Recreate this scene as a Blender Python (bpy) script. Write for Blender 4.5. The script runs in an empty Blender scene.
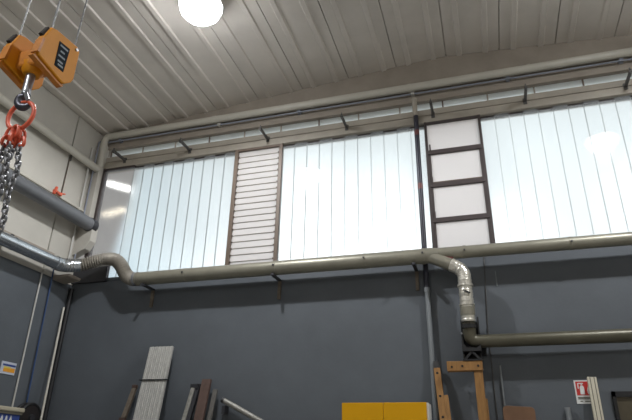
import bpy, bmesh, math, random
from mathutils import Vector, Matrix
random.seed(4)
S = bpy.context.scene
COL = S.collection
PI = math.pi

# ---------------------------------------------------------------- materials
def mat(name, col, rough=0.6, metal=0.0, var=0.0, scale=3.0, bump=0.0, bscale=60.0, spec=0.5, stretch=None):
    m = bpy.data.materials.new(name); m.use_nodes = True
    nt = m.node_tree; N = nt.nodes; L = nt.links
    b = N['Principled BSDF']
    b.inputs['Roughness'].default_value = rough
    b.inputs['Metallic'].default_value = metal
    b.inputs['Specular IOR Level'].default_value = spec
    c = (*col, 1)
    b.inputs['Base Color'].default_value = c
    if var or bump:
        tc = N.new('ShaderNodeTexCoord')
        mp = N.new('ShaderNodeMapping'); L.new(tc.outputs['Object'], mp.inputs['Vector'])
        if stretch: mp.inputs['Scale'].default_value = stretch
    if var:
        n = N.new('ShaderNodeTexNoise'); n.inputs['Scale'].default_value = scale
        n.inputs['Detail'].default_value = 6; n.inputs['Roughness'].default_value = 0.62
        L.new(mp.outputs['Vector'], n.inputs['Vector'])
        r = N.new('ShaderNodeValToRGB')
        r.color_ramp.elements[0].position = 0.3; r.color_ramp.elements[1].position = 0.7
        r.color_ramp.elements[0].color = tuple(x*(1-var) for x in col) + (1,)
        r.color_ramp.elements[1].color = tuple(min(1, x*(1+var)) for x in col) + (1,)
        L.new(n.outputs['Fac'], r.inputs['Fac']); L.new(r.outputs['Color'], b.inputs['Base Color'])
    if bump:
        n2 = N.new('ShaderNodeTexNoise'); n2.inputs['Scale'].default_value = bscale
        n2.inputs['Detail'].default_value = 3
        L.new(mp.outputs['Vector'], n2.inputs['Vector'])
        bp = N.new('ShaderNodeBump'); bp.inputs['Strength'].default_value = bump; bp.inputs['Distance'].default_value = 0.01
        L.new(n2.outputs['Fac'], bp.inputs['Height']); L.new(bp.outputs['Normal'], b.inputs['Normal'])
    return m

def emit(name, col, s):
    m = bpy.data.materials.new(name); m.use_nodes = True
    nt = m.node_tree; nt.nodes.remove(nt.nodes['Principled BSDF'])
    e = nt.nodes.new('ShaderNodeEmission'); e.inputs['Color'].default_value = (*col, 1); e.inputs['Strength'].default_value = s
    nt.links.new(e.outputs[0], nt.nodes['Material Output'].inputs['Surface'])
    return m

def glass(name, tcol, trans, refr_rough, gloss_rough, diffuse_share, ior=1.4, gl=1.0):
    # frosted daylight glass: translucent scatter + blurred see-through + surface gloss
    m = bpy.data.materials.new(name); m.use_nodes = True
    nt = m.node_tree; N = nt.nodes; L = nt.links; N.remove(N['Principled BSDF'])
    t = N.new('ShaderNodeBsdfTranslucent'); t.inputs['Color'].default_value = (*tcol, 1)
    d = N.new('ShaderNodeBsdfDiffuse'); d.inputs['Color'].default_value = (*tcol, 1)
    td = N.new('ShaderNodeMixShader'); td.inputs[0].default_value = 0.25
    L.new(t.outputs[0], td.inputs[1]); L.new(d.outputs[0], td.inputs[2])
    if refr_rough == 0:
        r = N.new('ShaderNodeBsdfTransparent'); r.inputs['Color'].default_value = (*trans, 1)
    else:
        r = N.new('ShaderNodeBsdfRefraction'); r.inputs['Color'].default_value = (*trans, 1)
        r.inputs['Roughness'].default_value = refr_rough; r.inputs['IOR'].default_value = ior
    mx = N.new('ShaderNodeMixShader'); mx.inputs[0].default_value = diffuse_share
    L.new(r.outputs[0], mx.inputs[1]); L.new(td.outputs[0], mx.inputs[2])
    g = N.new('ShaderNodeBsdfGlossy'); g.inputs['Roughness'].default_value = gloss_rough
    fr = N.new('ShaderNodeFresnel'); fr.inputs['IOR'].default_value = 1.5
    ml = N.new('ShaderNodeMath'); ml.operation = 'MULTIPLY'; ml.inputs[1].default_value = gl
    ge = N.new('ShaderNodeNewGeometry'); nb = N.new('ShaderNodeMath'); nb.operation = 'MULTIPLY_ADD'
    L.new(ge.outputs['Backfacing'], nb.inputs[0]); nb.inputs[1].default_value = -gl; nb.inputs[2].default_value = gl
    L.new(nb.outputs[0], ml.inputs[1])   # the outer faces mirror, the inner side of the sheet does not
    L.new(fr.outputs[0], ml.inputs[0])
    m2 = N.new('ShaderNodeMixShader'); L.new(ml.outputs[0], m2.inputs[0])
    L.new(mx.outputs[0], m2.inputs[1]); L.new(g.outputs[0], m2.inputs[2])
    L.new(m2.outputs[0], N['Material Output'].inputs['Surface'])
    return m

M = {}
M['grey_wall'] = mat('grey wall paint', (.096, .107, .120), .62, var=.10, scale=1.1, bump=.12, bscale=25)
M['beige_wall'] = mat('beige wall panel', (.48, .455, .405), .7, var=.05, scale=2)
M['beam'] = mat('beige painted beam', (.30, .26, .215), .62, var=.10, scale=2.5)
M['lintel'] = mat('beige lintel paint', (.36, .325, .27), .6, var=.10, scale=2.5)
M['ceil'] = mat('ceiling sheet', (.615, .57, .515), .5, var=.09, scale=.9)
M['floor'] = mat('concrete floor', (.33, .32, .295), .6, var=.12, scale=1.5)
M['dark_steel'] = mat('dark steel', (.045, .045, .05), .5, .4)
M['frame_dark'] = mat('dark window frame paint', (.055, .042, .04), .5)
M['frame_brown'] = mat('brown window frame paint', (.13, .095, .07), .5)
M['galv'] = mat('galvanised duct', (.54, .57, .60), .22, .9, var=.10, scale=5)
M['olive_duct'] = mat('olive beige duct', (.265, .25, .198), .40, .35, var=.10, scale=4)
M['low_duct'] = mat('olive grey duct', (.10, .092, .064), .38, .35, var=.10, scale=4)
M['dark_duct'] = mat('grey painted duct', (.15, .155, .165), .42, .3, var=.08, scale=3)
M['flex'] = mat('flexible foil duct', (.30, .275, .235), .45, .45, var=.15, scale=8)
M['silver_flex'] = mat('silver foil', (.72, .69, .61), .28, .65, var=.2, scale=12, bump=.5, bscale=30)
M['rain_pipe'] = mat('beige plastic pipe', (.50, .475, .41), .42, var=.04)
M['pale_conduit'] = mat('light conduit', (.48, .47, .44), .45)
M['blue_grey'] = mat('blue grey conduit', (.24, .26, .31), .5)
M['black'] = mat('black rubber', (.012, .012, .013), .55)
M['navy'] = mat('dark blue black pipe paint', (.022, .022, .035), .45)
M['red_band'] = mat('faded red band', (.13, .035, .032), .5)
M['wallpipe'] = mat('grey painted pipe', (.20, .215, .225), .5)
M['orange'] = mat('orange enamel', (.58, .225, .006), .5, spec=.3, var=.06, scale=6, bump=.05, bscale=15)
M['orange_dark'] = mat('darker orange enamel', (.46, .16, .012), .45, var=.2, scale=14)  # darker, mottled orange for the lips, ribs and crosshead
M['plate'] = mat('dark rating plate', (.02, .026, .032), .8, spec=.1)
M['plate_mark'] = mat('pale plate print', (.20, .23, .26), .5)
M['steel'] = mat('hook steel', (.36, .37, .40), .32, .8, var=.2, scale=20)
M['hook_dark'] = mat('forged hook', (.07, .07, .085), .4, .6)
M['red_link'] = mat('red orange sling paint', (.62, .10, .045), .42, var=.15, scale=20)
M['chain'] = mat('chain steel', (.22, .22, .23), .36, .6, var=.2, scale=20)
M['rope'] = mat('wire rope', (.16, .16, .16), .5, .5)
M['wood'] = mat('orange timber', (.29, .145, .042), .6, var=.22, scale=5, stretch=(6, 6, .8))
M['board'] = mat('brown board', (.16, .082, .042), .6, var=.15, scale=6)
M['knot'] = mat('bolt hole', (.02, .015, .012), .8)
M['yellow'] = mat('yellow cabinet paint', (.66, .33, .002), .5, var=.03, spec=.25)
M['white'] = mat('white paint', (.75, .75, .73), .5)
M['arm'] = mat('greyed steel arm', (.10, .095, .09), .55, .2)
M['red'] = mat('sign red', (.55, .035, .03), .45)
M['sign_blue'] = mat('sign blue', (.04, .07, .25), .45)
M['sign_pale'] = mat('sign pale', (.52, .55, .62), .45)
M['sign_orange'] = mat('sign orange', (.75, .33, .03), .45)
M['sign_yellow'] = mat('sign yellow', (.65, .55, .10), .45)
M['alu'] = mat('aluminium profile', (.50, .49, .46), .45, .35, var=.18, scale=3, stretch=(12, 12, .4))
M['cream'] = mat('cream profile', (.46, .42, .32), .5, var=.06)
M['groove'] = mat('profile groove', (.12, .11, .085), .6)
M['rust'] = mat('brown primer steel', (.105, .065, .052), .6, .2, var=.2, scale=10)
M['steel_bar'] = mat('raw steel bar', (.30, .29, .26), .5, .4, var=.3, scale=14)
M['strip_steel'] = mat('dull steel strip', (.11, .105, .095), .6, .2, var=.2, scale=8)
M['batten'] = mat('weathered batten', (.15, .12, .09), .7, var=.35, scale=10)
M['hose_blue'] = mat('blue hose', (.025, .06, .16), .45)
M['reel'] = mat('dark reel casing', (.02, .016, .016), .5)
M['glassbrown'] = mat('brown panel', (.085, .07, .045), .35, var=.15)
M['canopy'] = mat('added canopy underside', (.62, .58, .55), .6)
M['screw'] = mat('dark screw', (.08, .08, .08), .5, .5)
M['stain'] = mat('old pipe stain', (.085, .095, .105), .7)
M['lamp'] = emit('lamp lens', (.95, .97, 1.0), 300)
M['lamp_side'] = emit('lamp diffuser', (.95, .97, 1.0), 36)
M['strip'] = emit('added glow strip', (1.0, .99, .97), 5.0)
M['strip_warm'] = emit('added warm glow strip', (1.0, .90, .72), 3.0)
M['uglass'] = glass('profiled frosted glass', (.90, .93, .93), (.96, .98, .98), .27, .05, .25, gl=.4)
M['louvre'] = glass('frosted louvre glass', (.93, .90, .88), (.96, .93, .92), .5, .2, .7, gl=.6)
M['sash'] = glass('white frosted sash glass', (.95, .92, .90), (.97, .94, .93), .5, .2, .7, gl=.6)
M['clere'] = glass('clerestory glass', (.93, .96, .95), (.95, .98, .97), .35, .15, .35, gl=.7)
M['clear'] = glass('hazy clear pane', (.85, .85, .84), (.95, .95, .95), .16, .03, .15, gl=1.0)

# ---------------------------------------------------------------- mesh helpers
def obj(name, bm, m, parent=None, smooth=False, bevel=0.0):
    me = bpy.data.meshes.new(name)
    bmesh.ops.recalc_face_normals(bm, faces=bm.faces[:])
    if smooth:
        for f in bm.faces: f.smooth = True
        for e in bm.edges:
            if len(e.link_faces) == 2 and e.calc_face_angle(0) > 0.7: e.smooth = False
    bm.to_mesh(me); bm.free()
    o = bpy.data.objects.new(name, me); COL.objects.link(o)
    ms = m if isinstance(m, (list, tuple)) else [m]
    for x in ms: me.materials.append(x if not isinstance(x, str) else M[x])
    if parent is not None:
        o.parent = parent
        o.matrix_parent_inverse = Matrix.Translation(parent.location).inverted()
    if bevel:
        md = o.modifiers.new('bevel', 'BEVEL'); md.width = bevel; md.segments = 2; md.limit_method = 'ANGLE'
    return o

def thing(name, label, cat, loc=(0, 0, 0), group=None):
    o = bpy.data.objects.new(name, None); COL.objects.link(o); o.location = loc
    o.empty_display_size = .1
    o['label'] = label; o['category'] = cat
    if group: o['group'] = group
    return o

def tag(o, label, cat, group=None):
    o['label'] = label; o['category'] = cat
    if group: o['group'] = group
    return o

def struct(o):
    o['kind'] = 'structure'; return o

def box(bm, x0, x1, y0, y1, z0, z1):
    v = [bm.verts.new((x, y, z)) for x in (x0, x1) for y in (y0, y1) for z in (z0, z1)]
    for f in ((0, 1, 3, 2), (4, 6, 7, 5), (0, 4, 5, 1), (2, 3, 7, 6), (0, 2, 6, 4), (1, 5, 7, 3)):
        bm.faces.new([v[i] for i in f])
    return bm

def BOX(*a):
    return box(bmesh.new(), *a)

def frame_of(d, hint=Vector((0, 0, 1))):
    d = d.normalized()
    if abs(d.dot(hint)) > .98: hint = Vector((1, 0, 0))
    u = d.cross(hint).normalized(); w = u.cross(d).normalized()
    return u, w

def beam(bm, a, b, w, h, hint=Vector((0, 0, 1))):
    """rectangular bar from a to b; w across, h along the hint side"""
    a = Vector(a); b = Vector(b); u, v = frame_of(b - a, hint)
    ring = []
    for p in (a, b):
        ring.append([bm.verts.new(p + u*sx*w/2 + v*sy*h/2) for sx, sy in ((-1, -1), (1, -1), (1, 1), (-1, 1))])
    for i in range(4):
        bm.faces.new((ring[0][i], ring[0][(i+1) % 4], ring[1][(i+1) % 4], ring[1][i]))
    bm.faces.new(ring[0][::-1]); bm.faces.new(ring[1])
    return bm

def rounded(pts, rad, seg=6):
    pts = [Vector(p) for p in pts]; out = [pts[0]]
    for i in range(1, len(pts)-1):
        p, a, b = pts[i], pts[i-1], pts[i+1]
        d1 = (a-p); d2 = (b-p)
        r = min(rad, d1.length*.48, d2.length*.48)
        s = p + d1.normalized()*r; e = p + d2.normalized()*r
        for k in range(seg+1):
            t = k/seg
            out.append(s*(1-t)**2 + p*2*t*(1-t) + e*t*t)
    out.append(pts[-1]); return out

def resample(pts, step):
    pts = [Vector(p) for p in pts]; out = [pts[0].copy()]; acc = 0.0
    for a, b in zip(pts, pts[1:]):
        L = (b-a).length; t = step-acc
        while t <= L:
            out.append(a + (b-a)*(t/L)); t += step
        acc = L-(t-step)
    out.append(pts[-1].copy()); return out

def tube(bm, pts, r, n=16, caps=True, closed=False):
    """r a number or a function of the index"""
    pts = [Vector(p) for p in pts]
    k = len(pts); rings = []; u = None
    for i, p in enumerate(pts):
        if closed: d = pts[(i+1) % k]-pts[i-1]
        else: d = pts[min(i+1, k-1)]-pts[max(i-1, 0)]
        d.normalize()
        if u is None: u, _ = frame_of(d)
        u = (u - d*u.dot(d))
        if u.length < 1e-6: u, _ = frame_of(d)
        u.normalize(); w = d.cross(u)
        rr = r(i) if callable(r) else r
        rings.append([bm.verts.new(p + (u*math.cos(2*PI*j/n) + w*math.sin(2*PI*j/n))*rr) for j in range(n)])
    for i in range(k if closed else k-1):
        A = rings[i]; B = rings[(i+1) % k]
        off = 0
        if closed and i == k-1:
            off = min(range(n), key=lambda q: (A[0].co-B[q].co).length)
        for j in range(n):
            bm.faces.new((A[j], A[(j+1) % n], B[(j+1+off) % n], B[(j+off) % n]))
    if caps and not closed:
        bm.faces.new(rings[0][::-1]); bm.faces.new(rings[-1])
    return bm

def TUBE(pts, r, n=16, **k):
    return tube(bmesh.new(), pts, r, n, **k)

def ring_pts(c, ax_u, ax_w, ru, rw, n=20):
    c = Vector(c); u = Vector(ax_u).normalized(); w = Vector(ax_w).normalized()
    return [c + u*math.cos(2*PI*i/n)*ru + w*math.sin(2*PI*i/n)*rw for i in range(n)]

def prism(bm, poly, axis, a0, a1):
    """extrude polygon (list of 2-tuples) along axis 'x','y','z' from a0 to a1"""
    def P(q, a):
        return {'x': (a, q[0], q[1]), 'y': (q[0], a, q[1]), 'z': (q[0], q[1], a)}[axis]
    A = [bm.verts.new(P(q, a0)) for q in poly]; B = [bm.verts.new(P(q, a1)) for q in poly]
    n = len(poly)
    for i in range(n): bm.faces.new((A[i], A[(i+1) % n], B[(i+1) % n], B[i]))
    bm.faces.new(A[::-1]); bm.faces.new(B)
    return bm

def cyl(bm, c, axis, r, h, n=16):
    c = Vector(c); d = Vector(axis).normalized()
    return tube(bm, [c - d*h/2, c + d*h/2], r, n)

# ---------------------------------------------------------------- room shell
WY, LX, RX, FY = 9.5, -8.46, 8.0, -7.0
struct(obj('floor', BOX(LX-.3, RX+.3, FY-.3, WY+.3, -.2, 0), 'floor'))

def arch(x): return 9.455 - .077*math.sqrt((x+.35)**2 + .05)
def ceiling():
    bm = bmesh.new(); prof = []
    seam = -.22; P = 1.045
    x = LX-.05; marks = []
    k0 = int((LX-seam)/P)-2
    for k in range(k0, 12):
        c = seam + k*P
        # seam groove then the two raised ribs on either side of the seam
        marks += [(c-.0085, 0), (c-.008, .06), (c+.008, .06), (c+.0085, 0)]
        for rc in (c+.265, c+P-.265):
            marks += [(rc-.06, 0), (rc-.04, -.03), (rc+.04, -.03), (rc+.06, 0)]
    marks.sort(key=lambda q: q[0])
    marks = [q for q in marks if LX-.2 < q[0] < RX+.2]
    low = [(q[0], arch(q[0])+q[1]) for q in marks]
    top = [(q[0], arch(q[0])+.22) for q in marks]
    ys = (FY-.2, WY+.02)
    rows = [[bm.verts.new((a, y, b)) for a, b in low] for y in ys]
    tops = [[bm.verts.new((a, y, b)) for a, b in top] for y in ys]
    for i in range(len(low)-1):
        bm.faces.new((rows[0][i], rows[0][i+1], rows[1][i+1], rows[1][i]))
        bm.faces.new((tops[0][i], tops[1][i], tops[1][i+1], tops[0][i+1]))
        for s in (0, 1):
            bm.faces.new((rows[s][i], tops[s][i], tops[s][i+1], rows[s][i+1]))
    for i in (0, -1):
        bm.faces.new((rows[0][i], rows[1][i], tops[1][i], tops[0][i]))
    return bm
struct(obj('ceiling', ceiling(), 'ceil'))

# back wall: painted lower part, then lintel, beam and the gable field under the arch
struct(obj('wall_back', BOX(LX-.3, RX+.3, WY, WY+.3, 0, 5.14), 'grey_wall'))
bm = bmesh.new(); box(bm, LX-.3, RX+.3, WY-.012, WY+.25, 7.885, 8.045)
struct(obj('trim_1', bm, 'lintel', bevel=.008))
bm = bmesh.new(); box(bm, LX-.3, RX+.3, WY+.01, WY+.25, 8.07, 8.205)
struct(obj('trim_2', bm, 'lintel', bevel=.006))
gab = [(LX-.3, 8.41), (RX+.3, 8.41), (RX+.3, 9.7), (LX-.3, 9.7)]
struct(obj('wall_gable', prism(bmesh.new(), gab, 'y', WY, WY+.3), 'beam'))
# left wall: beige panels with a joint over a grey painted base
bm = bmesh.new()
box(bm, LX-.3, LX, 8.61, WY, 5.05, 9.4); box(bm, LX-.3, LX, 4.6, 8.57, 5.05, 9.4)
box(bm, LX-.3, LX, FY, 4.575, 5.05, 9.4); box(bm, LX-.3, LX-.05, FY, WY, 5.05, 9.4)
struct(obj('wall_left', bm, 'beige_wall'))
struct(obj('wall_left_base', BOX(LX-.3, LX-.012, FY-.3, WY, 0, 5.05), 'grey_wall'))
struct(obj('wall_right', BOX(RX, RX+.3, FY-.3, WY, 0, 9.4), 'beige_wall'))
struct(obj('wall_front', BOX(LX-.3, RX+.3, FY-.3, FY, 0, 9.7), 'beige_wall'))
struct(obj('trim_3', BOX(LX-.01, LX+.07, FY, WY-.12, 6.70, 6.75), 'rain_pipe', bevel=.008))
struct(obj('trim_4', BOX(LX-.01, LX+.05, FY, WY-.75, 5.47, 5.52), 'beam', bevel=.006))
# corner column with a corbel foot
bm = bmesh.new()
box(bm, LX, LX+.20, WY-.16, WY+.05, 6.3, 8.5)
prism(bm, [(LX, 6.30), (LX+.40, 6.30), (LX+.40, 5.98), (LX+.30, 5.80), (LX, 5.66)], 'y', WY-.22, WY-.03)
struct(obj('trim_5', bm, 'beige_wall', bevel=.01))
struct(obj('trim_6', prism(bmesh.new(), [(LX, 5.10), (LX+.42, 5.10), (LX+.38, 5.05), (LX, 5.0)], 'y', WY-.62, WY-.25), 'beam', bevel=.015))
struct(obj('dark_plate', BOX(LX, -7.60, WY-.06, WY+.02, 5.08, 5.52), 'dark_steel'))  # dark plate added to fill the dark area left of the sill
# sill
struct(obj('trim_7', BOX(-7.98, RX, WY-.03, WY+.25, 5.10, 5.16), 'grey_wall'))

# ---------------------------------------------------------------- windows
ZB, ZT = 5.16, 7.81
def channel(x0, x1, zt, jitter):
    """one glass channel: a flat face with two returning flanges"""
    y = WY+.02+jitter; g = .002
    a, b = x0+g, x1-g
    p = [(a, y+.020), (a, y), (b, y), (b, y+.020), (b-.006, y+.020), (b-.006, y+.007), (a+.006, y+.007), (a+.006, y+.020)]
    return prism(bmesh.new(), p, 'z', ZB, zt)
def glazing(name, x0, x1, pitch, n=None):
    root = bpy.data.objects.new(name, None); COL.objects.link(root); root.location = ((x0+x1)/2, WY, ZB); struct(root)
    k = n or max(1, round((x1-x0)/pitch)); w = (x1-x0)/k
    for i in range(k):
        zt = ZT+.055 if i % 2 else ZT+.005
        obj('glass_channel', channel(x0+i*w, x0+(i+1)*w, zt, .004 if i % 2 else 0), 'uglass', root)
        bm = BOX(x0+(i+1)*w-.003, x0+(i+1)*w+.003, WY+.026, WY+.04, ZB, ZT)
        obj('joint_seal', bm, 'clere', root)
    bm = bmesh.new(); box(bm, x0, x1, WY+.08, WY+.12, ZT+.015, 7.89)
    obj('head_rail', bm, 'frame_dark', root)
    return root
M['joint'] = mat('joint seal', (.42, .50, .52), .6)

# pane at the corner
w1 = bpy.data.objects.new('window_1', None); COL.objects.link(w1); w1.location = (-7.85, WY, ZB); struct(w1)
obj('pane', BOX(-8.2, -7.43, WY+.03, WY+.036, ZB, ZT+.03), 'clear', w1)
bm = bmesh.new(); box(bm, -8.30, -8.20, WY-.02, WY+.1, ZB, 7.89); box(bm, -8.2, -7.43, WY, WY+.1, ZT+.03, 7.89)
obj('frame', bm, 'frame_dark', w1)
glazing('window_2', -7.43, -4.87, .262)
# louvre window
w3 = bpy.data.objects.new('window_3', None); COL.objects.link(w3); w3.location = (-4.31, WY, ZB); struct(w3)
bm = bmesh.new()
box(bm, -4.87, -4.79, WY-.01, WY+.1, ZB, 7.89); box(bm, -3.84, -3.765, WY-.01, WY+.1, ZB, 7.89)
box(bm, -4.79, -3.84, WY, WY+.1, ZT+.03, 7.89)
obj('frame', bm, 'frame_brown', w3, bevel=.004)
ns = 19; hs = (ZT+.03-ZB)/ns
for i in range(ns):
    z0 = ZB+i*hs
    p = [(WY+.022, z0+.002), (WY+.028, z0+.002), (WY+.058, z0+hs-.004), (WY+.052, z0+hs-.004)]
    obj('slat', prism(bmesh.new(), p, 'x', -4.79, -3.84), 'louvre', w3)
    if i: 
        bm = BOX(-4.79, -3.84, WY+.030, WY+.05, z0-.006, z0+.003); obj('slat_edge', bm, 'lintel', w3)
    bm = BOX(-4.80, -4.765, WY+.0, WY+.05, z0-.008, z0+.008); box(bm, -3.865, -3.83, WY+.0, WY+.05, z0-.008, z0+.008)
    obj('slat_clip', bm, 'frame_brown', w3)
glazing('window_4', -3.765, -.775, .262)
# framed opening sashes
w5 = bpy.data.objects.new('window_5', None); COL.objects.link(w5); w5.location = (-.24, WY, ZB); struct(w5)
bm = bmesh.new()
box(bm, -.775, -.725, WY-.02, WY+.1, ZB, 7.89); box(bm, .255, .305, WY-.02, WY+.1, ZB, 7.89); box(bm, -.725, .255, WY-.01, WY+.1, ZT+.02, 7.89)
obj('frame', bm, 'frame_dark', w5, bevel=.004)
zs = [5.16, 5.755, 6.475, 7.185, 7.86]
for i in range(4):
    s = obj('sash', BOX(-.725, .255, WY+.02, WY+.03, zs[i], zs[i+1]), 'sash', w5)
    if i < 3:
        obj('sash_stile', BOX(-.727, -.685, WY-.01, WY+.05, zs[i], zs[i+1]), 'frame_dark', w5); obj('sash_stile', BOX(.215, .257, WY-.01, WY+.05, zs[i], zs[i+1]), 'frame_dark', w5)
    if i:
        obj('sash_rail', BOX(-.728, .258, WY-.03, WY+.06, zs[i]-.045, zs[i]+.045), 'frame_dark', w5, bevel=.006)
        obj('stay', BOX(-.70, -.675, WY-.035, WY+.0, zs[i]+.03, zs[i]+.17), 'frame_dark', w5)
obj('edge_bar', BOX(-.69, .225, WY+.0, WY+.02, 6.53, 6.55), 'frame_brown', w5)
glazing('window_6', .305, 6.07, .262)
struct(obj('wall_pier', BOX(6.07, RX, WY+.0, WY+.25, 5.14, 7.9), 'beige_wall'))
# clerestory strip of glass between lintel and beam
w7 = bpy.data.objects.new('window_7', None); COL.objects.link(w7); w7.location = (0, WY+.1, 8.2); struct(w7)
x = LX+.25; i = 0
while x < RX:
    obj('pane', BOX(x, min(x+.86, RX), WY+.10, WY+.106, 8.2, 8.5), 'clere', w7)
    obj('glazing_bar', BOX(x-.014, x+.014, WY+.085, WY+.12, 8.2, 8.5), 'lintel' if i % 3 else 'frame_brown', w7)
    x += .87; i += 1

# added beyond the glass: canopy greying the corner pane, glowing strips for its bars
struct(obj('added_canopy', prism(bmesh.new(), [(-18, 9.95), (-8.42, 9.95), (-8.42, 11.0), (-14.2, 17.8), (-18, 17.8)], 'z', 8.6, 8.75), 'canopy'))
def strip(a, b, w, m, label):  # glowing strips added to draw the bright bars in the corner pane
    a = Vector(a); b = Vector(b)
    t = thing('glow_strip', label, 'lamp', tuple((a+b)/2))
    bm = bmesh.new(); beam(bm, a, b, w, .03); obj('glow_bar', bm, m, t)
    bm = bmesh.new(); beam(bm, a+Vector((0, 0, .035)), b+Vector((0, 0, .037)), w+.05, .04); obj('housing', bm, 'white', t)
strip((-9.55, 11.22, 8.545), (-9.17, 11.72, 8.545), .24, 'strip', 'broad glowing strip added beyond the corner pane for its upper bright bar')
strip((-11.08, 13.10, 8.545), (-10.10, 12.86, 8.545), .10, 'strip_warm', 'thin warm glowing strip added beyond the corner pane for its lower bright bar')

# ---------------------------------------------------------------- lamps in the hall
def highbay(x, y, z, label, power=600, cone=165):
    t = thing('highbay_lamp', label, 'lamp', (x, y, z))
    def dome(prof, tip):
        bm = bmesh.new(); n = 28
        rings = [[bm.verts.new((x+r*math.cos(2*PI*j/n), y+r*math.sin(2*PI*j/n), z+h)) for j in range(n)] for r, h in prof]
        c = bm.verts.new((x, y, z+tip))
        for j in range(n):
            bm.faces.new((c, rings[0][(j+1) % n], rings[0][j]))
            for a, b in zip(rings, rings[1:]): bm.faces.new((a[j], a[(j+1) % n], b[(j+1) % n], b[j]))
        return bm
    obj('diffuser', dome([(.14, -.255), (.26, -.205), (.34, -.115), (.37, 0)], -.265), 'lamp_side', t, smooth=True)
    obj('lens', dome([(.07, -.285), (.11, -.27), (.125, -.25)], -.29), 'lamp', t, smooth=True)
    bm = bmesh.new()
    tube(bm, [(x, y, z+.005), (x, y, z+.04), (x, y, z+.041), (x, y, z+.12)], lambda i: (.38, .38, .16, .11)[i], 28)
    obj('housing', bm, 'white', t, smooth=True)
    la = bpy.data.lights.new('lamp_light', 'SPOT'); la.energy = power; la.shadow_soft_size = .07
    la.color = (.96, .98, 1.0); la.spot_size = math.radians(cone); la.spot_blend = .25
    lo = bpy.data.objects.new('lamp_light', la); COL.objects.link(lo); lo.location = (0, 0, -.35); lo.parent = t
    obj('stem', TUBE([(x, y, z+.11), (x, y, arch(x)-.005)], .012, 8), 'dark_steel', t)
highbay(-4.18, 6.35, 8.87, 'round glowing high-bay lamp hanging under the ribbed ceiling')
highbay(3.11, 6.17, 8.87, 'second round high-bay lamp, right of the picture, mirrored in the right panels')
for x, y, lab in ((-4.2, -1.2, 'unseen fill lamp added behind the viewer on the left side of the hall'), (3.1, -1.2, 'unseen fill lamp added behind the viewer on the right side of the hall')):
    highbay(x, y, 8.80, lab, 700, 105)  # rear pair added unseen, brightening the ceiling by bounce off the floor

# ---------------------------------------------------------------- pipes high on the walls
rp = thing('rain_pipe', 'long beige plastic pipe along the wall top and left wall, bent in the corner', 'pipe', (-8.2, 9.36, 8.66))
path = rounded([(RX-.01, 9.385, 8.70), (-8.30, 9.385, 8.70), (-8.30, 9.385, 7.80), (-8.30, FY+.01, 7.80)], .14, 8)
obj('pipe', TUBE(path, .082, 18), 'rain_pipe', rp, smooth=True)
for x in (-7.6, -5.4, -3.1, -1.0, 1.3, 3.4):
    obj('pipe_collar', TUBE([(x-.03, 9.385, 8.70), (x+.03, 9.385, 8.70)], .089, 18), 'rain_pipe', rp, smooth=True)
for y in (8.62, 5.5, 2.5):
    bm = BOX(LX, -8.30, y-.012, y+.012, 7.865, 7.90); box(bm, LX, LX+.02, y-.02, y+.02, 7.66, 7.98)
    obj('pipe_bracket', bm, 'arm', rp)
obj('elbow_sleeve', TUBE([(-8.30, 9.385, 7.99), (-8.30, 9.385, 8.05)], .09, 18), 'rain_pipe', rp, smooth=True)

cd = thing('cable_conduit', 'thin blue-grey conduit under the beige pipe along the wall top', 'conduit', (0, 9.42, 8.56))
path = rounded([(RX-.01, 9.43, 8.575), (-8.36, 9.43, 8.575), (-8.385, 9.30, 8.56), (-8.385, 9.30, 5.5)], .08, 5)
obj('conduit', TUBE(path, .018, 10), 'blue_grey', cd, smooth=True)
for x in (-7.9, -5.3, -3.4, -.95, .9, 2.9):
    obj('junction_clip', BOX(x-.035, x+.035, 9.40, 9.499, 8.55, 8.61), 'pale_conduit' if x in (-5.3, -.95) else 'blue_grey', cd)
t = tag(obj('wall_conduit', TUBE([(-8.41, 9.16, 8.30), (-8.41, 9.16, 5.5)], .022, 10), 'pale_conduit', smooth=True),
        'pale conduit running down the left wall beside the corner column', 'conduit')

for x in (-7.71, -6.0, -4.11, -2.35, -.58, 1.15, 2.88):
    where = {-7.71: 'in the left corner, by the pipe elbow', -6.0: 'over the left frosted panels', -4.11: 'over the louvre window',
             -2.35: 'over the middle frosted panels', -.58: 'just right of the dark downpipe', 1.15: 'over the right frosted panels',
             2.88: 'rightmost of the row'}[x]
    a = thing('bracket_arm', 'short dark steel arm jutting from the lintel ' + where, 'bracket', (x, 9.49, 8.03), 'steel arms along the lintel')
    yn = 9.02
    bm = bmesh.new(); box(bm, x-.025, x+.025, yn, 9.49, 8.02, 8.05); box(bm, x-.006, x+.006, yn+.02, 9.49, 8.045, 8.085)
    obj('arm', bm, 'arm', a)
    obj('wall_plate', BOX(x-.035, x+.035, 9.475, 9.512, 7.97, 8.10), 'arm', a)
    obj('end_stud', BOX(x-.012, x+.012, yn+.02, yn+.045, 7.995, 8.12), 'arm', a)

# dark duct on the left wall
d = thing('air_duct', 'thick dark grey duct high on the left wall below the beige pipe', 'duct', (-8.16, 4, 6.36))
obj('duct', TUBE([(-8.16, FY, 6.365), (-8.16, 9.32, 6.365)], .147, 24), 'dark_duct', d, smooth=True)
obj('end_collar', TUBE([(-8.16, 9.26, 6.365), (-8.16, 9.40, 6.365)], .158, 24), 'dark_steel', d, smooth=True)
for y in (3.0, 6.2, 8.9):
    bm = BOX(LX-.01, -8.14, y-.02, y+.02, 6.505, 6.535); obj('hanger', bm, 'dark_steel', d)
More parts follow.
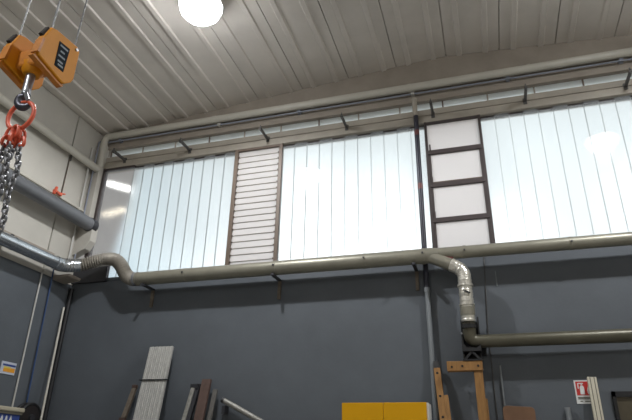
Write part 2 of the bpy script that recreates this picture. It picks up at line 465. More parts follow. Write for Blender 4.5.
# shiny duct on the left wall
d = thing('air_duct', 'shiny galvanised duct low on the left wall above the grey paint', 'duct', (-8.16, 4, 5.24))
obj('duct', TUBE([(-8.16, FY, 5.236), (-8.16, 8.60, 5.236)], .124, 28), 'galv', d, smooth=True)
for y in (4.4, 7.45):
    obj('duct_joint', TUBE([(-8.16, y-.02, 5.236), (-8.16, y+.02, 5.236)], .128, 28), 'galv', d, smooth=True)
for y in (5.2, 7.40):
    bm = BOX(LX-.01, -8.16, y-.03, y+.03, 5.355, 5.395); obj('hanger', bm, 'black', d)
# flexible duct around the corner
fx = thing('flexible_duct', 'grey corrugated flexible duct bending around the corner between the two wall ducts', 'duct', (-7.5, 9.1, 5.3))
ctrl = [(-8.16, 8.56, 5.236), (-8.13, 8.74, 5.24), (-7.95, 8.98, 5.30), (-7.72, 9.10, 5.40), (-7.45, 9.17, 5.47), (-7.22, 9.19, 5.44), (-7.06, 9.2, 5.28), (-6.93, 9.2, 5.08), (-6.78, 9.2, 4.985), (-6.62, 9.2, 4.98)]
pts = resample(rounded(ctrl, .09, 6), .027)
obj('hose', TUBE(pts, lambda i: .124 + (.019 if i % 2 else -.012), 20), 'flex', fx, smooth=False)
obj('foil_sleeve', TUBE(rounded([(-8.16, 8.55, 5.236), (-8.145, 8.70, 5.236), (-8.06, 8.86, 5.265), (-7.93, 8.99, 5.305)], .08, 5), .141, 24), 'galv', fx, smooth=True)
obj('hose_clamp', TUBE([(-6.70, 9.2, 4.98), (-6.65, 9.2, 4.98)], .141, 24), 'steel', fx, smooth=True)

# main duct along the back wall with its branch
d = thing('air_duct', 'long olive beige duct under the back windows with a branch turning down', 'duct', (-2, 9.2, 4.98))
obj('duct', TUBE([(-6.66, 9.2, 4.98), (-.95, 9.2, 4.98)], .134, 28), 'olive_duct', d, smooth=True)
obj('reducer', TUBE([(-.96, 9.2, 4.98), (-.80, 9.2, 4.985), (-.66, 9.2, 5.0)], lambda i: (.135, .135, .108)[i], 28), 'olive_duct', d, smooth=True)
obj('narrow_duct', TUBE([(-.68, 9.2, 5.0), (RX, 9.22, 5.015)], .107, 24), 'olive_duct', d, smooth=True)
for x, r in ((-5.55, .139), (-3.66, .139), (-1.95, .139), (-.92, .14), (-.22, .112), (1.45, .112), (3.2, .112)):
    o = obj('duct_collar', TUBE([(x-.025, 9.2, 4.98 if x < -.9 else 5.003), (x+.025, 9.2, 4.98 if x < -.9 else 5.003)], r, 28), 'olive_duct', d, smooth=True)
    obj('collar_screw', BOX(x-.014, x+.014, 9.2-r-.022, 9.2-r+.004, 4.985, 5.012), 'screw', o)
br = [(-.90, 9.19, 5.00), (-.42, 9.143, 4.752)]
obj('branch', TUBE(br, .104, 24), 'olive_duct', d, smooth=True)
a, b = Vector((-.46, 9.146, 4.772)), Vector((-.42, 9.143, 4.752))
obj('branch_collar', TUBE([a, b], .114, 24), 'silver_flex', d, smooth=True)
obj('gusset', prism(bmesh.new(), [(-.72, 4.96), (-.42, 4.90), (-.40, 4.82), (-.52, 4.80), (-.78, 4.93)], 'y', 9.12, 9.16), 'red_band', d)

# vertical drop in silver foil
dr = thing('drop_duct', 'silver foil drop pipe hanging from the branch of the olive duct', 'duct', (-.26, 9.17, 4.0))
pts = resample(rounded([(-.44, 9.145, 4.762), (-.37, 9.14, 4.725), (-.265, 9.14, 4.62), (-.262, 9.15, 4.40)], .10, 6)[:-1] + [Vector((-.262, 9.15, 4.40))] + [Vector(q) for q in [ (-.262, 9.16, 4.06), (-.265, 9.18, 3.80)]], .016)
obj('pipe', TUBE(pts, lambda i: .110 + .0035*math.sin(i*2.3) + .002*math.sin(i*.9), 24), 'silver_flex', dr, smooth=True)
obj('clamp', TUBE([(-.262, 9.15, 4.375), (-.262, 9.15, 4.41)], .128, 24), 'silver_flex', dr, smooth=True)
obj('clamp', TUBE([(-.262, 9.163, 4.06), (-.262, 9.163, 4.085)], .124, 24), 'silver_flex', dr, smooth=True)
obj('sleeve', TUBE([(-.262, 9.165, 4.05), (-.264, 9.173, 3.90)], .117, 24), 'olive_duct', dr, smooth=True)
bm = bmesh.new(); beam(bm, (-.30, 9.03, 4.29), (-.19, 9.03, 4.235), .025, .022); obj('damper_handle', bm, 'black', dr)

# lower duct and its dark bracket box
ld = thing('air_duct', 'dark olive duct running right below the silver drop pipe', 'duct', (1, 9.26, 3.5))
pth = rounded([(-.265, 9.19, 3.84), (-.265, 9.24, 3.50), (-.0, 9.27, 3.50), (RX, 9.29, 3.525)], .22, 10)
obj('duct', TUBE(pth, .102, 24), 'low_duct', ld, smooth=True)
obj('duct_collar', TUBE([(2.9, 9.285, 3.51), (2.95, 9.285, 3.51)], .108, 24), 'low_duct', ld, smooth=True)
vb = thing('duct_stand', 'black steel stand carrying the pipe bend on top of the wooden frame', 'stand', (-.26, 9.2, 3.2))
bm = bmesh.new()
box(bm, -.40, -.375, 9.28, 9.40, 3.20, 3.86); box(bm, -.135, -.11, 9.28, 9.40, 3.20, 3.90); box(bm, -.40, -.11, 9.385, 9.41, 3.20, 3.84)
obj('back_plate', bm, 'black', vb, bevel=.004)
bm = bmesh.new()
beam(bm, (-.385, 9.17, 3.185), (-.255, 9.17, 3.33), .035, .035); beam(bm, (-.125, 9.17, 3.185), (-.255, 9.17, 3.33), .035, .035)
beam(bm, (-.40, 9.17, 3.19), (-.11, 9.17, 3.19), .12, .024)
obj('foot', bm, 'black', vb)
obj('clamp_band', TUBE([(-.265, 9.20, 3.70), (-.265, 9.195, 3.76)], .118, 20), 'black', vb, smooth=True)
obj('cradle', prism(bmesh.new(), [(-.40, 3.33), (-.11, 3.33), (-.11, 3.42), (-.18, 3.38), (-.33, 3.39), (-.40, 3.50)], 'y', 9.14, 9.39), 'black', vb)
bm = bmesh.new(); cyl(bm, (-.385, 9.10, 3.60), (0, 1, 0), .014, .04, 10); obj('bolt', bm, 'steel', vb)

# duct brackets on the back wall
for x, lab in ((-6.42, 'near the corner, beside the flexible duct'), (-3.67, 'below the louvre window'), (-1.08, 'left of the wall pipe')):
    b = thing('duct_bracket', 'dark steel bracket under the olive duct ' + lab, 'bracket', (x, 9.48, 4.8), 'brackets under the olive duct')
    bm = BOX(x-.028, x+.028, 9.06, 9.49, 4.80, 4.838); obj('arm', bm, 'dark_steel', b)
    obj('upright', BOX(x-.028, x+.028, 9.455, 9.505, 4.46, 4.80), 'batten', b)

# dark downpipe over the window and its grey run below
dp = thing('downpipe', 'slim dark downpipe with two faded red bands crossing the window glass', 'pipe', (-.915, 9.43, 0))
obj('upper_pipe', TUBE([(-.915, 9.425, 8.03), (-.915, 9.425, 4.45)], .048, 14), 'navy', dp, smooth=True)
obj('lower_pipe', TUBE([(-.915, 9.425, 4.46), (-.905, 9.425, 3.1), (-.905, 9.425, 0)], .041, 14), 'wallpipe', dp, smooth=True)
for z in (7.63, 6.45): obj('red_band', TUBE([(-.915, 9.425, z-.06), (-.915, 9.425, z+.06)], .050, 14), 'red_band', dp, smooth=True)
obj('top_socket', TUBE([(-.925, 9.43, 8.02), (-.925, 9.43, 8.45)], .05, 14), 'lintel', dp, smooth=True)
obj('pipe_socket', TUBE([(-.915, 9.425, 4.40), (-.915, 9.425, 4.48)], .05, 14), 'wallpipe', dp, smooth=True)

# thin cables on the back wall right of the drop
tag(obj('wall_cable', TUBE([(.09, 9.485, 5.1), (.05, 9.485, 4.3), (.02, 9.485, 3.72), (.02, 9.485, 0)], .007, 8), 'arm', smooth=True),
    'thin dark cable down the grey wall right of the silver drop pipe', 'cable')
tag(obj('wall_conduit', TUBE([(.245, 9.485, 4.72), (.245, 9.485, 4.45)], .010, 8), 'wallpipe', smooth=True),
    'short grey conduit stub on the wall right of the dark cable', 'conduit')
tag(obj('wall_conduit', TUBE([(.145, 9.47, 3.15), (.15, 9.47, 0)], .016, 10), 'wallpipe', smooth=True),
    'thin grey conduit on the wall between the wooden frame and the brown board', 'conduit')
tag(obj('pipe_hanger', BOX(-.105, -.035, 9.40, 9.505, 3.30, 3.58), 'black'), 'small black hanger on the wall behind the lower olive duct', 'bracket')

# ---------------------------------------------------------------- left wall things
tag(obj('panel_cable', TUBE([(-8.455, 8.60, 7.75), (-8.455, 8.60, 6.80)], .011, 8), 'frame_brown', smooth=True),
    'brown cord hanging down the left wall to the orange clamp', 'cord')
c = thing('cable_clamp', 'small orange clamp hooked over the ledge above the dark duct', 'clamp', (-8.33, 8.42, 6.72))
bm = bmesh.new(); beam(bm, (-8.36, 8.28, 6.76), (-8.36, 8.50, 6.74), .07, .05); beam(bm, (-8.36, 8.29, 6.68), (-8.36, 8.34, 6.86), .05, .05)
obj('jaw', bm, 'red_link', c, bevel=.008)
bm = bmesh.new(); beam(bm, (-8.36, 8.45, 6.77), (-8.36, 8.60, 6.81), .03, .025); obj('lever', bm, 'red_link', c)
tag(obj('wall_conduit', TUBE([(-8.44, 8.56, 5.05), (-8.44, 8.60, 2.45), (-8.44, 8.60, 0)], .017, 10), 'pale_conduit', smooth=True),
    'long pale conduit down the left wall beside the orange picture sign', 'conduit')
tag(obj('air_hose', TUBE([(-8.43, 8.83, 5.35), (-8.43, 8.86, 4.2), (-8.40, 8.88, 2.60)], .014, 10), 'hose_blue', smooth=True),
    'thin blue hose hanging down the left wall to the dark reel', 'hose')
r = thing('hose_reel', 'round dark hose reel on the left wall at the end of the blue hose', 'hose reel', (-8.36, 8.92, 2.3))
obj('drum', TUBE([(-8.45, 8.92, 2.33), (-8.27, 8.92, 2.33)], .235, 28), 'reel', r, smooth=True)
obj('rim', TUBE(ring_pts((-8.29, 8.92, 2.33), (0, 1, 0), (0, 0, 1), .24, .24, 32), .032, 10, closed=True), 'black', r, smooth=True)
obj('rim', TUBE(ring_pts((-8.42, 8.92, 2.33), (0, 1, 0), (0, 0, 1), .24, .24, 32), .032, 10, closed=True), 'black', r, smooth=True)
obj('hub', TUBE([(-8.28, 8.92, 2.33), (-8.22, 8.92, 2.33)], .06, 16), 'dark_steel', r, smooth=True)
obj('mount', BOX(LX-.012, -8.42, 8.84, 9.0, 2.2, 2.46), 'dark_steel', r)
# picture sign on the left wall
s = thing('wall_sign', 'small pale-edged sign with a blue band over an orange picture on the left wall', 'sign', (LX, 8.32, 3.15))
y0, y1, z0, z1 = 8.15, 8.49, 3.035, 3.25
obj('plate', BOX(LX-.012, LX+.002, y0, y1, z0, z1), 'sign_pale', s)
obj('header', BOX(LX+.001, LX+.005, y0+.03, y1-.01, z1-.075, z1-.04), 'sign_blue', s)
obj('picture', BOX(LX+.001, LX+.005, y0+.06, y1-.015, z0+.04, z1-.10), 'sign_orange', s)
obj('picture_stripe', BOX(LX+.003, LX+.006, y0+.06, y0+.22, z1-.115, z1-.085), 'sign_yellow', s)
# blue box with white lettering at the lower left
k = thing('wall_box', 'blue wall box with a pale rounded lid and white lettering at the lower left', 'box', (-8.3, 8.2, 2.2))
obj('body', BOX(LX-.012, -8.24, 7.7, 8.62, 1.7, 2.36), 'sign_blue', k)
bm = BOX(LX-.012, -8.20, 7.66, 8.68, 2.40, 2.475); obj('lid', bm, 'cream', k, bevel=.02)
obj('lid_rim', BOX(LX-.012, -8.22, 7.68, 8.65, 2.355, 2.40), 'groove', k)
for y in (8.12, 8.22, 8.32, 8.42):
    bm = bmesh.new(); beam(bm, (-8.238, y-.03, 2.20), (-8.238, y, 2.33), .006, .02, Vector((0, 1, 0)));
    beam(bm, (-8.238, y+.03, 2.20), (-8.238, y, 2.33), .006, .02, Vector((0, 1, 0))); beam(bm, (-8.238, y-.018, 2.25), (-8.238, y+.018, 2.25), .006, .018, Vector((0, 0, 1)))
    obj('letter', bm, 'white', k)

# pole leaning into the corner
tag(obj('leaning_pole', TUBE([(-7.76, 8.72, 0), (-8.10, 9.0, 2.32), (-8.40, 9.31, 4.52)], .021, 10), 'rain_pipe', smooth=True),
    'tall thin pale pole leaning into the left corner', 'pole')
tag(obj('corner_shade', TUBE([(LX+.06, 9.42, 0), (LX+.06, 9.42, 4.95)], .045, 12), 'black', smooth=True), 'dark upright painting the shade band in the left corner behind the pale pole', 'pipe')  # black upright drawn in place of the shade band left of the pole

# ---------------------------------------------------------------- stock leaning against the back wall
# bundle of light ribbed profiles
al = thing('profile_bundle', 'broad pale aluminium profile bundle with a dark strap leaning on the grey wall', 'profile bundle', (-6.0, 8.6, 0))
nP = 6; wP = .495/nP
T = Vector((-5.965, 9.36, 3.63)); Bm = Vector((-5.71, 8.62, 0)); 
Bm = T + (Vector((-5.865, 9.0, 2.3))-T)*(3.63/1.33)
for i in range(nP):
    off = Vector(((i-(nP-1)/2)*wP, 0, 0))
    bm = bmesh.new(); beam(bm, Bm+off, T+off, wP*.97, .05, Vector((0, 1, 0)))
    beam(bm, Bm+off+Vector((0, -.03, 0)), T+off+Vector((0, -.03, 0)), wP*.16, .008, Vector((0, 1, 0)))
    obj('profile', bm, 'alu', al)
c0 = T + (Bm-T)*(.63/3.63)
bm = bmesh.new(); beam(bm, c0+Vector((-.30, -.01, 0)), c0+Vector((.27, -.01, 0)), .016, .09, Vector((0, 1, 0)))
obj('strap', bm, 'black', al)

def lean(name, top, bot, w, h, m, label, cat):
    """bar from its top to a point lower down, carried on to the floor"""
    T = Vector(top); B = Vector(bot); B = T + (B-T)*(T.z/(T.z-B.z))
    bm = bmesh.new(); beam(bm, B, T, w, h, Vector((0, 1, 0)))
    return tag(obj(name, bm, m), label, cat)
bt = thing('timber_batten', 'narrow weathered batten left of the pale profile bundle', 'batten', (-6.5, 9, 0))
T = Vector((-6.43, 9.38, 2.94)); B = T + (Vector((-6.47, 9.2, 2.31))-T)*(2.94/.63)
bm = bmesh.new(); beam(bm, B, T, .085, .05, Vector((0, 1, 0))); obj('batten', bm, 'batten', bt)
for f, s in ((.0, .10), (.20, .13)):
    p = T+(B-T)*f; bm = BOX(p.x-s/2, p.x+s/2, p.y-.05, p.y-.02, p.z-.05, p.z+.0); obj('cleat', bm, 'rust', bt)
an = thing('angle_bar', 'pale steel angle bar with a dark capped end leaning left of the brown flat bar', 'steel bar', (-5.2, 9, 0))
T = Vector((-5.20, 9.38, 2.94)); B = T + (Vector((-5.235, 9.2, 2.31))-T)*(2.94/.63)
bm = bmesh.new(); beam(bm, B, T, .075, .02, Vector((0, 1, 0))); obj('front_leg', bm, 'steel_bar', an)
bm = bmesh.new(); beam(bm, B+Vector((.075, .045, 0)), T+Vector((.075, .045, 0)), .07, .06, Vector((0, 1, 0))); obj('gap_shade', bm, 'dark_steel', an)  # dark bar: shade of the gap beside the angle put in as colour
p = T; obj('end_cap', BOX(p.x-.06, p.x+.09, p.y-.03, p.y+.04, p.z-.08, p.z+.0), 'dark_steel', an)
lean('flat_bar', (-4.94, 9.36, 3.01), (-4.93, 9.18, 2.31), .175, .05, 'rust', 'brown flat steel bar, tallest of the bars leaning on the wall', 'steel bar')
lean('steel_strip', (-4.77, 9.40, 2.84), (-4.765, 9.24, 2.31), .085, .03, 'strip_steel', 'narrow grey strip right of the brown flat bar', 'steel strip')
# slanting tube
st = thing('leaning_tube', 'light grey tube lying slanted against the wall right of the steel bars', 'tube', (-4.5, 9.38, 0))
a = Vector((-4.60, 9.38, 2.66)); dirv = Vector((.60, 0, -.285)); b = a + dirv*(2.62/.285); b.y = 9.33
b.x = a.x + .60*(2.62/.285)
obj('tube', TUBE([a, b], .046, 16), 'steel_bar', st, smooth=True)
obj('end_cap', TUBE([a+Vector((-.012, 0, .006)), a+Vector((.03, 0, -.014))], .052, 16), 'screw', st, smooth=True)
tag(obj('wall_hook', BOX(-4.585, -4.53, 9.33, 9.51, 2.42, 2.56), 'dark_steel'), 'small dark hook on the wall under the slanted tube end', 'hook')

# yellow cabinet
cb = thing('cabinet', 'tall yellow two-door cabinet with a white edge standing against the back wall', 'cabinet', (-1.63, 9.1, 0))
obj('body', BOX(-2.295, -.955, 8.93, 9.28, 0.02, 2.545), 'white', cb, bevel=.006)
for x0, x1 in ((-2.30, -1.648), (-1.642, -.985)):
    dd = obj('door', BOX(x0, x1, 8.90, 8.93, .08, 2.55), 'yellow', cb, bevel=.004)
    hx = -1.70 if x0 < -2 else -1.59
    obj('handle', BOX(hx-.012, hx+.012, 8.87, 8.90, 1.05, 1.25), 'dark_steel', dd)
obj('plinth', BOX(-2.28, -.97, 8.95, 9.26, 0, .08), 'dark_steel', cb)

# wooden frame and plank
wf = thing('wooden_frame', 'orange timber post with a crossbar on top carrying the black stand', 'frame', (-.2, 9.2, 0))
obj('crossbar', BOX(-.655, -.115, 9.12, 9.27, 3.03, 3.178), 'wood', wf, bevel=.006)
bm = bmesh.new(); beam(bm, (-.19, 9.21, 3.03), (-.175, 9.21, 0), .13, .14, Vector((0, 1, 0))); obj('post', bm, 'wood', wf, bevel=.005)
for x, z in ((-.42, 3.10), (-.58, 3.09), (-.18, 3.10)):
    bm = bmesh.new(); cyl(bm, (x, 9.118, z), (0, 1, 0), .018, .01, 10); obj('bolt_head', bm, 'knot', wf)
obj('splice', BOX(-.14, -.095, 9.16, 9.27, 1.6, 2.62), 'wood', wf, bevel=.006)
pk = thing('timber_plank', 'orange drilled timber plank leaning beside the wall pipe right of the yellow cabinet', 'plank', (-.8, 9.2, 0))
T = Vector((-.83, 9.33, 3.11)); B = T + (Vector((-.775, 9.22, 2.32))-T)*(3.11/.79)
bm = bmesh.new(); beam(bm, B, T, .105, .045, Vector((0, 1, 0))); obj('plank', bm, 'wood', pk, bevel=.004)
p = T+(B-T)*.55
bm = bmesh.new(); beam(bm, B+Vector((.075, .01, 0)), p+Vector((.075, .01, .02)) + (T-B)*.02, .075, .045, Vector((0, 1, 0))); 
q = T+(B-T)*.13
bm2 = bmesh.new(); beam(bm2, B+Vector((.085, .0, 0)), q+Vector((.085, .0, -.02)), .07, .04, Vector((0, 1, 0))); bm.free()
obj('side_strip', bm2, 'wood', pk, bevel=.004)
for f in (.02, .135, .235):
    c = T+(B-T)*f; bm = bmesh.new(); cyl(bm, c+Vector((.0, -.022, -.02)), (0, 1, 0), .02, .012, 10); obj('bolt_hole', bm, 'knot', pk)
bm = bmesh.new(); box(bm, -.88, -.80, 9.33, 9.40, 3.12, 3.22); tag(obj('pipe_clip', bm, 'screw'), 'small dark pipe clip on the wall above the drilled plank', 'bracket')

# brown board
poly = []
for cx, cz, a0 in ((.50, 2.44, 0), (.17, 2.46, 90)):
    for i in range(6):
        t = math.radians(a0 + 90*i/5); poly.append((cx+.06*math.cos(t), cz+.06*math.sin(t)))
poly += [(.09, 0), (.56, 0)]
bm = prism(bmesh.new(), poly, 'y', 9.21, 9.25)
tag(obj('leaning_board', bm, 'board', bevel=.004), 'brown round-cornered board standing right of the wooden frame', 'board')
# grey tube
gp = thing('grey_post', 'thin grey pipe standing left of the fire extinguisher sign', 'pipe', (1.04, 9.42, 0))
obj('tube', TUBE([(1.055, 9.435, 0), (1.035, 9.435, 2.50)], .038, 14), 'wallpipe', gp, smooth=True)
obj('cap', TUBE([(1.0352, 9.435, 2.47), (1.035, 9.435, 2.51)], .042, 14), 'wallpipe', gp, smooth=True)
# extinguisher sign
es = thing('extinguisher_sign', 'red and white fire extinguisher sign on the grey wall behind the cream profile', 'sign', (1.31, 9.5, 2.73))
obj('plate', BOX(1.185, 1.46, WY-.008, WY+.002, 2.565, 2.905), 'white', es)
obj('red_panel', BOX(1.205, 1.44, WY-.011, WY-.007, 2.685, 2.885), 'red', es)
bm = bmesh.new()   # extinguisher pictogram: bottle, neck, hose
poly = [(1.255, 2.70), (1.315, 2.70), (1.315, 2.80), (1.30, 2.825), (1.27, 2.825), (1.255, 2.80)]
prism(bm, poly, 'y', WY-.014, WY-.010); box(bm, 1.273, 1.297, WY-.014, WY-.010, 2.83, 2.845); box(bm, 1.235, 1.31, WY-.014, WY-.010, 2.85, 2.864)
box(bm, 1.228, 1.242, WY-.014, WY-.010, 2.78, 2.86)
obj('pictogram', bm, 'white', es)
bm = bmesh.new()   # flame
prism(bm, [(1.36, 2.70), (1.42, 2.70), (1.43, 2.76), (1.405, 2.84), (1.39, 2.79), (1.372, 2.815), (1.352, 2.75)], 'y', WY-.014, WY-.010)
obj('flame_symbol', bm, 'white', es)
for i, (x0, x1, z) in enumerate(((1.21, 1.43, 2.655), (1.21, 1.40, 2.635), (1.235, 1.27, 2.60), (1.30, 1.42, 2.60))):
    obj('text_line', BOX(x0, x1, WY-.011, WY-.007, z-.007, z+.007), 'groove', es)
# cream profile
cp = thing('cream_profile', 'cream grooved profile leaning in front of the fire extinguisher sign', 'profile', (1.35, 9.0, 0))
T = Vector((1.425, 9.38, 2.925)); B = T + (Vector((1.40, 9.20, 2.32))-T)*(2.925/.605)
bm = bmesh.new(); beam(bm, B, T, .125, .06, Vector((0, 1, 0))); obj('profile', bm, 'cream', cp, bevel=.004)
for dx in (-.025, .03):
    bm = bmesh.new(); beam(bm, B+Vector((dx, -.03, 0)), T+Vector((dx, -.03, 0)), .012, .008, Vector((0, 1, 0))); obj('groove', bm, 'groove', cp)
# dark framed board
fb = thing('framed_board', 'brown board in a thick dark frame at the lower right edge', 'board', (2.3, 9.47, 2.3))
bm = bmesh.new(); x0, x1, z0, z1 = 1.675, 3.0, 1.75, 2.73
box(bm, x0, x1, 9.44, 9.505, z1-.075, z1); box(bm, x0, x1, 9.44, 9.505, z0, z0+.06); box(bm, x0, x0+.045, 9.44, 9.505, z0, z1); box(bm, x1-.045, x1, 9.44, 9.505, z0, z1)
obj('frame', bm, 'black', fb)
obj('panel', BOX(x0+.04, x1-.04, 9.475, 9.495, z0+.05, z1-.07), 'glassbrown', fb)

# ---------------------------------------------------------------- hoist hook block and chain sling
HB = Vector((-3.20, 2.72, 4.55))
hb = thing('hook_block', 'orange twin hoist hook block hanging from wire ropes at the upper left', 'hook block', tuple(HB))
face = [(2.582, 4.732), (2.640, 4.752), (2.874, 4.775), (2.908, 4.74), (2.914, 4.47), (2.895, 4.425), (2.83, 4.364), (2.80, 4.362), (2.529, 4.421), (2.518, 4.45), (2.534, 4.60)]
face = [(y+.008, z+.036) for y, z in face]; DX = .026
for x0, x1 in ((-3.085+DX, -3.025+DX), (-3.395+DX, -3.335+DX)):
    h = obj('sheave_housing', prism(bmesh.new(), face, 'x', x0, x1), 'orange', hb, bevel=.010)
    bm = BOX(x0+.02, x1-.012, 2.523, 2.60, 4.58, 4.735) if False else bmesh.new()
    beam(bm, ((x0+x1)/2, 2.540, 4.651), ((x0+x1)/2, 2.584, 4.751), .034, .03, Vector((0, 1, 0)))
    obj('rope_slot', bm, 'knot', h)
    bm = bmesh.new(); cyl(bm, (x1+.004, 2.873, 4.771), (1, 0, 0), .013, .014, 10)
    obj('cover_screw', bm, 'steel', h)
    # lower guard lip
    obj('guard_lip', prism(bmesh.new(), [(2.508, 4.436), (2.838, 4.371), (2.858, 4.401), (2.528, 4.466)], 'x', x0-.008, x1-.02), 'orange_dark', h, bevel=.004)
    obj('side_rib', prism(bmesh.new(), [(2.520, 4.476), (2.543, 4.476), (2.558, 4.616), (2.538, 4.616)], 'x', x0-.006, x1+.004), 'orange_dark', h)
# rating plate on the near face
pl = obj('rating_plate', prism(bmesh.new(), [(2.690, 4.71), (2.806, 4.722), (2.798, 4.484), (2.70, 4.48)], 'x', -3.026+DX, -3.021+DX), 'plate', hb)
for z, y0, y1 in ((4.648, 2.70, 2.785), (4.60, 2.715, 2.76), (4.555, 2.705, 2.775), (4.505, 2.71, 2.765), (4.475, 2.72, 2.775)):
    obj('plate_print', prism(bmesh.new(), [(y0+.006, z+.027), (y1+.006, z+.031), (y1+.006, z+.047), (y0+.006, z+.043)], 'x', -3.022+DX, -3.019+DX), 'plate_mark', pl)
# crosshead between the housings
bm = bmesh.new(); box(bm, -3.33, -3.07, 2.63, 2.81, 4.47, 4.63); obj('crosshead', bm, 'orange_dark', hb, bevel=.02)
obj('yoke', TUBE([(-3.212, 2.71, 4.53), (-3.212, 2.71, 4.46), (-3.212, 2.71, 4.43)], lambda i: (.085, .08, .06)[i], 20), 'orange', hb, smooth=True)
obj('axle', TUBE([(-3.46, 2.72, 4.56), (-3.005, 2.72, 4.56)], .03, 14), 'steel', hb, smooth=True) if False else None
# hook
obj('hook_shank', TUBE([(-3.215, 2.71, 4.47), (-3.212, 2.705, 4.38), (-3.206, 2.70, 4.30), (-3.200, 2.70, 4.235)], lambda i: (.036, .034, .032, .036)[i], 16), 'steel', hb, smooth=True)
hp = [Vector((-3.200, 2.70, 4.25)), Vector((-3.215, 2.70, 4.215))]
for i in range(15):
    t = math.radians(140 + i*15)
    hp.append(Vector((-3.190 + .052*math.cos(t), 2.70 + .012*math.cos(t), 4.175 + .058*math.sin(t))))
obj('hook_bowl', TUBE(hp, lambda i: .030 if i < 12 else .030-(i-11)*.0035, 14), 'hook_dark', hb, smooth=True)
bm = bmesh.new(); beam(bm, (-3.188, 2.672, 4.255), (-3.145, 2.685, 4.165), .03, .012, Vector((0, 1, 0))); obj('safety_latch', bm, 'steel', hb)
for p in ((-3.338, 2.608), (-3.338, 2.876), (-3.03, 2.62), (-3.03, 2.876)):
    obj('wire_rope', TUBE([(p[0], p[1], 4.66), (p[0]+.01, p[1]+.02, arch(p[0])-.002)], .0065, 8), 'rope', hb, smooth=True)

sl = thing('chain_sling', 'red-linked chain sling with grey chains hanging from the hook', 'chain sling', (-3.19, 2.70, 4.0))
obj('master_link', TUBE(ring_pts((-3.190, 2.70, 4.04), (1, .05, 0), (0, 0, 1), .112, .122, 36), .0165, 10, closed=True), 'red_link', sl, smooth=True)
def link(bm, c, up, side, L, W, r, n=16, k=8):
    c = Vector(c); up = Vector(up).normalized(); side = Vector(side).normalized(); pts = []
    for i in range(n):
        t = 2*PI*i/n; s = math.sin(t)
        pts.append(c + side*math.cos(t)*W/2 + up*((L-W)/2*(1 if s > 0 else -1) * (1 if abs(s) > 1e-6 else 0) + s*W/2))
    tube(bm, pts, r, k, closed=True)
    return bm
tops = []
for i, (dx, dy, tilt) in enumerate(((-.040, -.02, -.22), (-.014, .025, -.08), (.014, -.025, .06), (.040, .02, .22))):
    c = Vector((-3.19+dx, 2.70+dy, 3.892 - .008*abs(i-1.5)))
    up = Vector((-tilt, 0, 1))
    obj('connecting_link', link(bmesh.new(), c, up, (0, 1, 0) if i % 2 else (1, 0, tilt), .092, .056, .0115), 'red_link', sl, smooth=True)
    e = c - up.normalized()*.066
    obj('clevis', link(bmesh.new(), e, up, (1, 0, 0) if i % 2 else (0, 1, 0), .080, .05, .0125), 'red_link', sl, smooth=True)
    tops.append(e - up.normalized()*.03)
rnd = random.Random(3)
for i, t0 in enumerate(tops):
    bm = bmesh.new(); z = t0.z - .02; q = 0
    drift = (-.004, -.0015, .0015, .003)[i]
    while z > 2.7:
        sway = .008*math.sin(q*.55+i*1.7)
        c = (t0.x + sway + drift*q*.6*(.5 if q > 12 else 1), t0.y + .007*math.cos(q*.6+i), z)
        link(bm, c, (sway, 0, 1), (1, .25, 0) if (q+i) % 2 else (-.25, 1, 0), .052, .036, .0078, 12, 6)
        z -= .0362; q += 1
    obj('chain_leg', bm, 'chain', sl, smooth=True)

hb.location.x -= .022; sl.location.x -= .020
# ---------------------------------------------------------------- world, camera, view
w = bpy.data.worlds.new('sky'); S.world = w; w.use_nodes = True
nt = w.node_tree; N = nt.nodes; L = nt.links
bg = N['Background']; tc = N.new('ShaderNodeTexCoord'); sx = N.new('ShaderNodeSeparateXYZ')
L.new(tc.outputs['Generated'], sx.inputs[0])
rp_ = N.new('ShaderNodeValToRGB'); cr = rp_.color_ramp
cr.elements[0].position = 0.0; cr.elements[0].color = (.60, .60, .60, 1)
cr.elements[1].position = 1.0; cr.elements[1].color = (.50, .60, .68, 1)
for p, c in ((.30, (2.3, 2.35, 2.4, 1)), (.42, (1.55, 1.63, 1.68, 1)), (.53, (.88, .94, .96, 1)), (.66, (.62, .69, .73, 1))):
    e = cr.elements.new(p); e.color = c
L.new(sx.outputs['Z'], rp_.inputs['Fac'])
nz = N.new('ShaderNodeTexNoise'); nz.inputs['Scale'].default_value = 6.0; nz.inputs['Detail'].default_value = 3
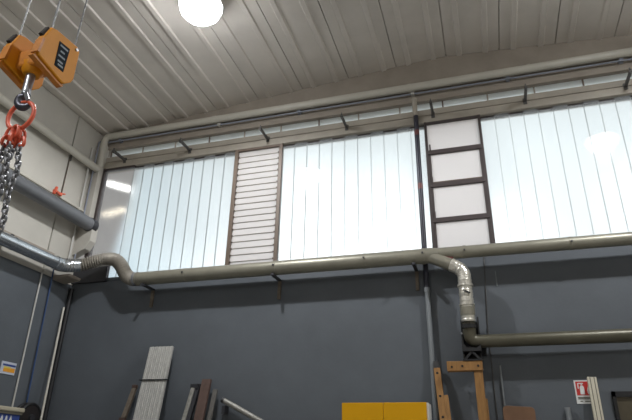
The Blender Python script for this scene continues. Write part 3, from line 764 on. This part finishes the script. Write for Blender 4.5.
L.new(tc.outputs['Generated'], nz.inputs['Vector'])
mr = N.new('ShaderNodeMapRange'); mr.inputs['From Min'].default_value = .3; mr.inputs['From Max'].default_value = .7
mr.inputs['To Min'].default_value = .55; mr.inputs['To Max'].default_value = 1.5
L.new(nz.outputs['Fac'], mr.inputs['Value'])
mx = N.new('ShaderNodeVectorMath'); mx.operation = 'SCALE'
L.new(rp_.outputs['Color'], mx.inputs[0]); L.new(mr.outputs['Result'], mx.inputs['Scale'])
left_dim = N.new('ShaderNodeMapRange'); left_dim.inputs['From Min'].default_value = -.62; left_dim.inputs['From Max'].default_value = -.40
L.new(sx.outputs['X'], left_dim.inputs['Value'])
tint = N.new('ShaderNodeValToRGB'); tint.color_ramp.elements[0].color = (.36, .47, .52, 1); tint.color_ramp.elements[1].color = (1, 1, 1, 1)
L.new(left_dim.outputs['Result'], tint.inputs['Fac'])
mx2 = N.new('ShaderNodeVectorMath'); mx2.operation = 'MULTIPLY'   # left sky darkened and tinted, added to dim the left panels
L.new(mx.outputs['Vector'], mx2.inputs[0]); L.new(tint.outputs['Color'], mx2.inputs[1])
L.new(mx2.outputs['Vector'], bg.inputs['Color']); bg.inputs['Strength'].default_value = 1.0

cam = bpy.data.cameras.new('camera'); co = bpy.data.objects.new('camera', cam); COL.objects.link(co)
cam.sensor_width = 36; cam.sensor_fit = 'HORIZONTAL'; cam.lens = 31.474; cam.clip_start = .05
R = Matrix(((0.95650132, 0.291026, 0.02022608), (0.10297105, -0.40167267, 0.90997584), (0.27295089, -0.86831039, -0.41416769))).transposed()
co.matrix_world = Matrix.Translation((0, 0, 1.7)) @ R.to_4x4()
S.camera = co
S.cycles.max_bounces = 8; S.cycles.diffuse_bounces = 4; S.cycles.transmission_bounces = 6; S.cycles.transparent_max_bounces = 8
S.cycles.sample_clamp_indirect = 6
S.view_settings.view_transform = 'Standard'; S.view_settings.look = 'None'
S.view_settings.gamma = 1; S.view_settings.use_curve_mapping = False
S.view_settings.exposure = 0.0
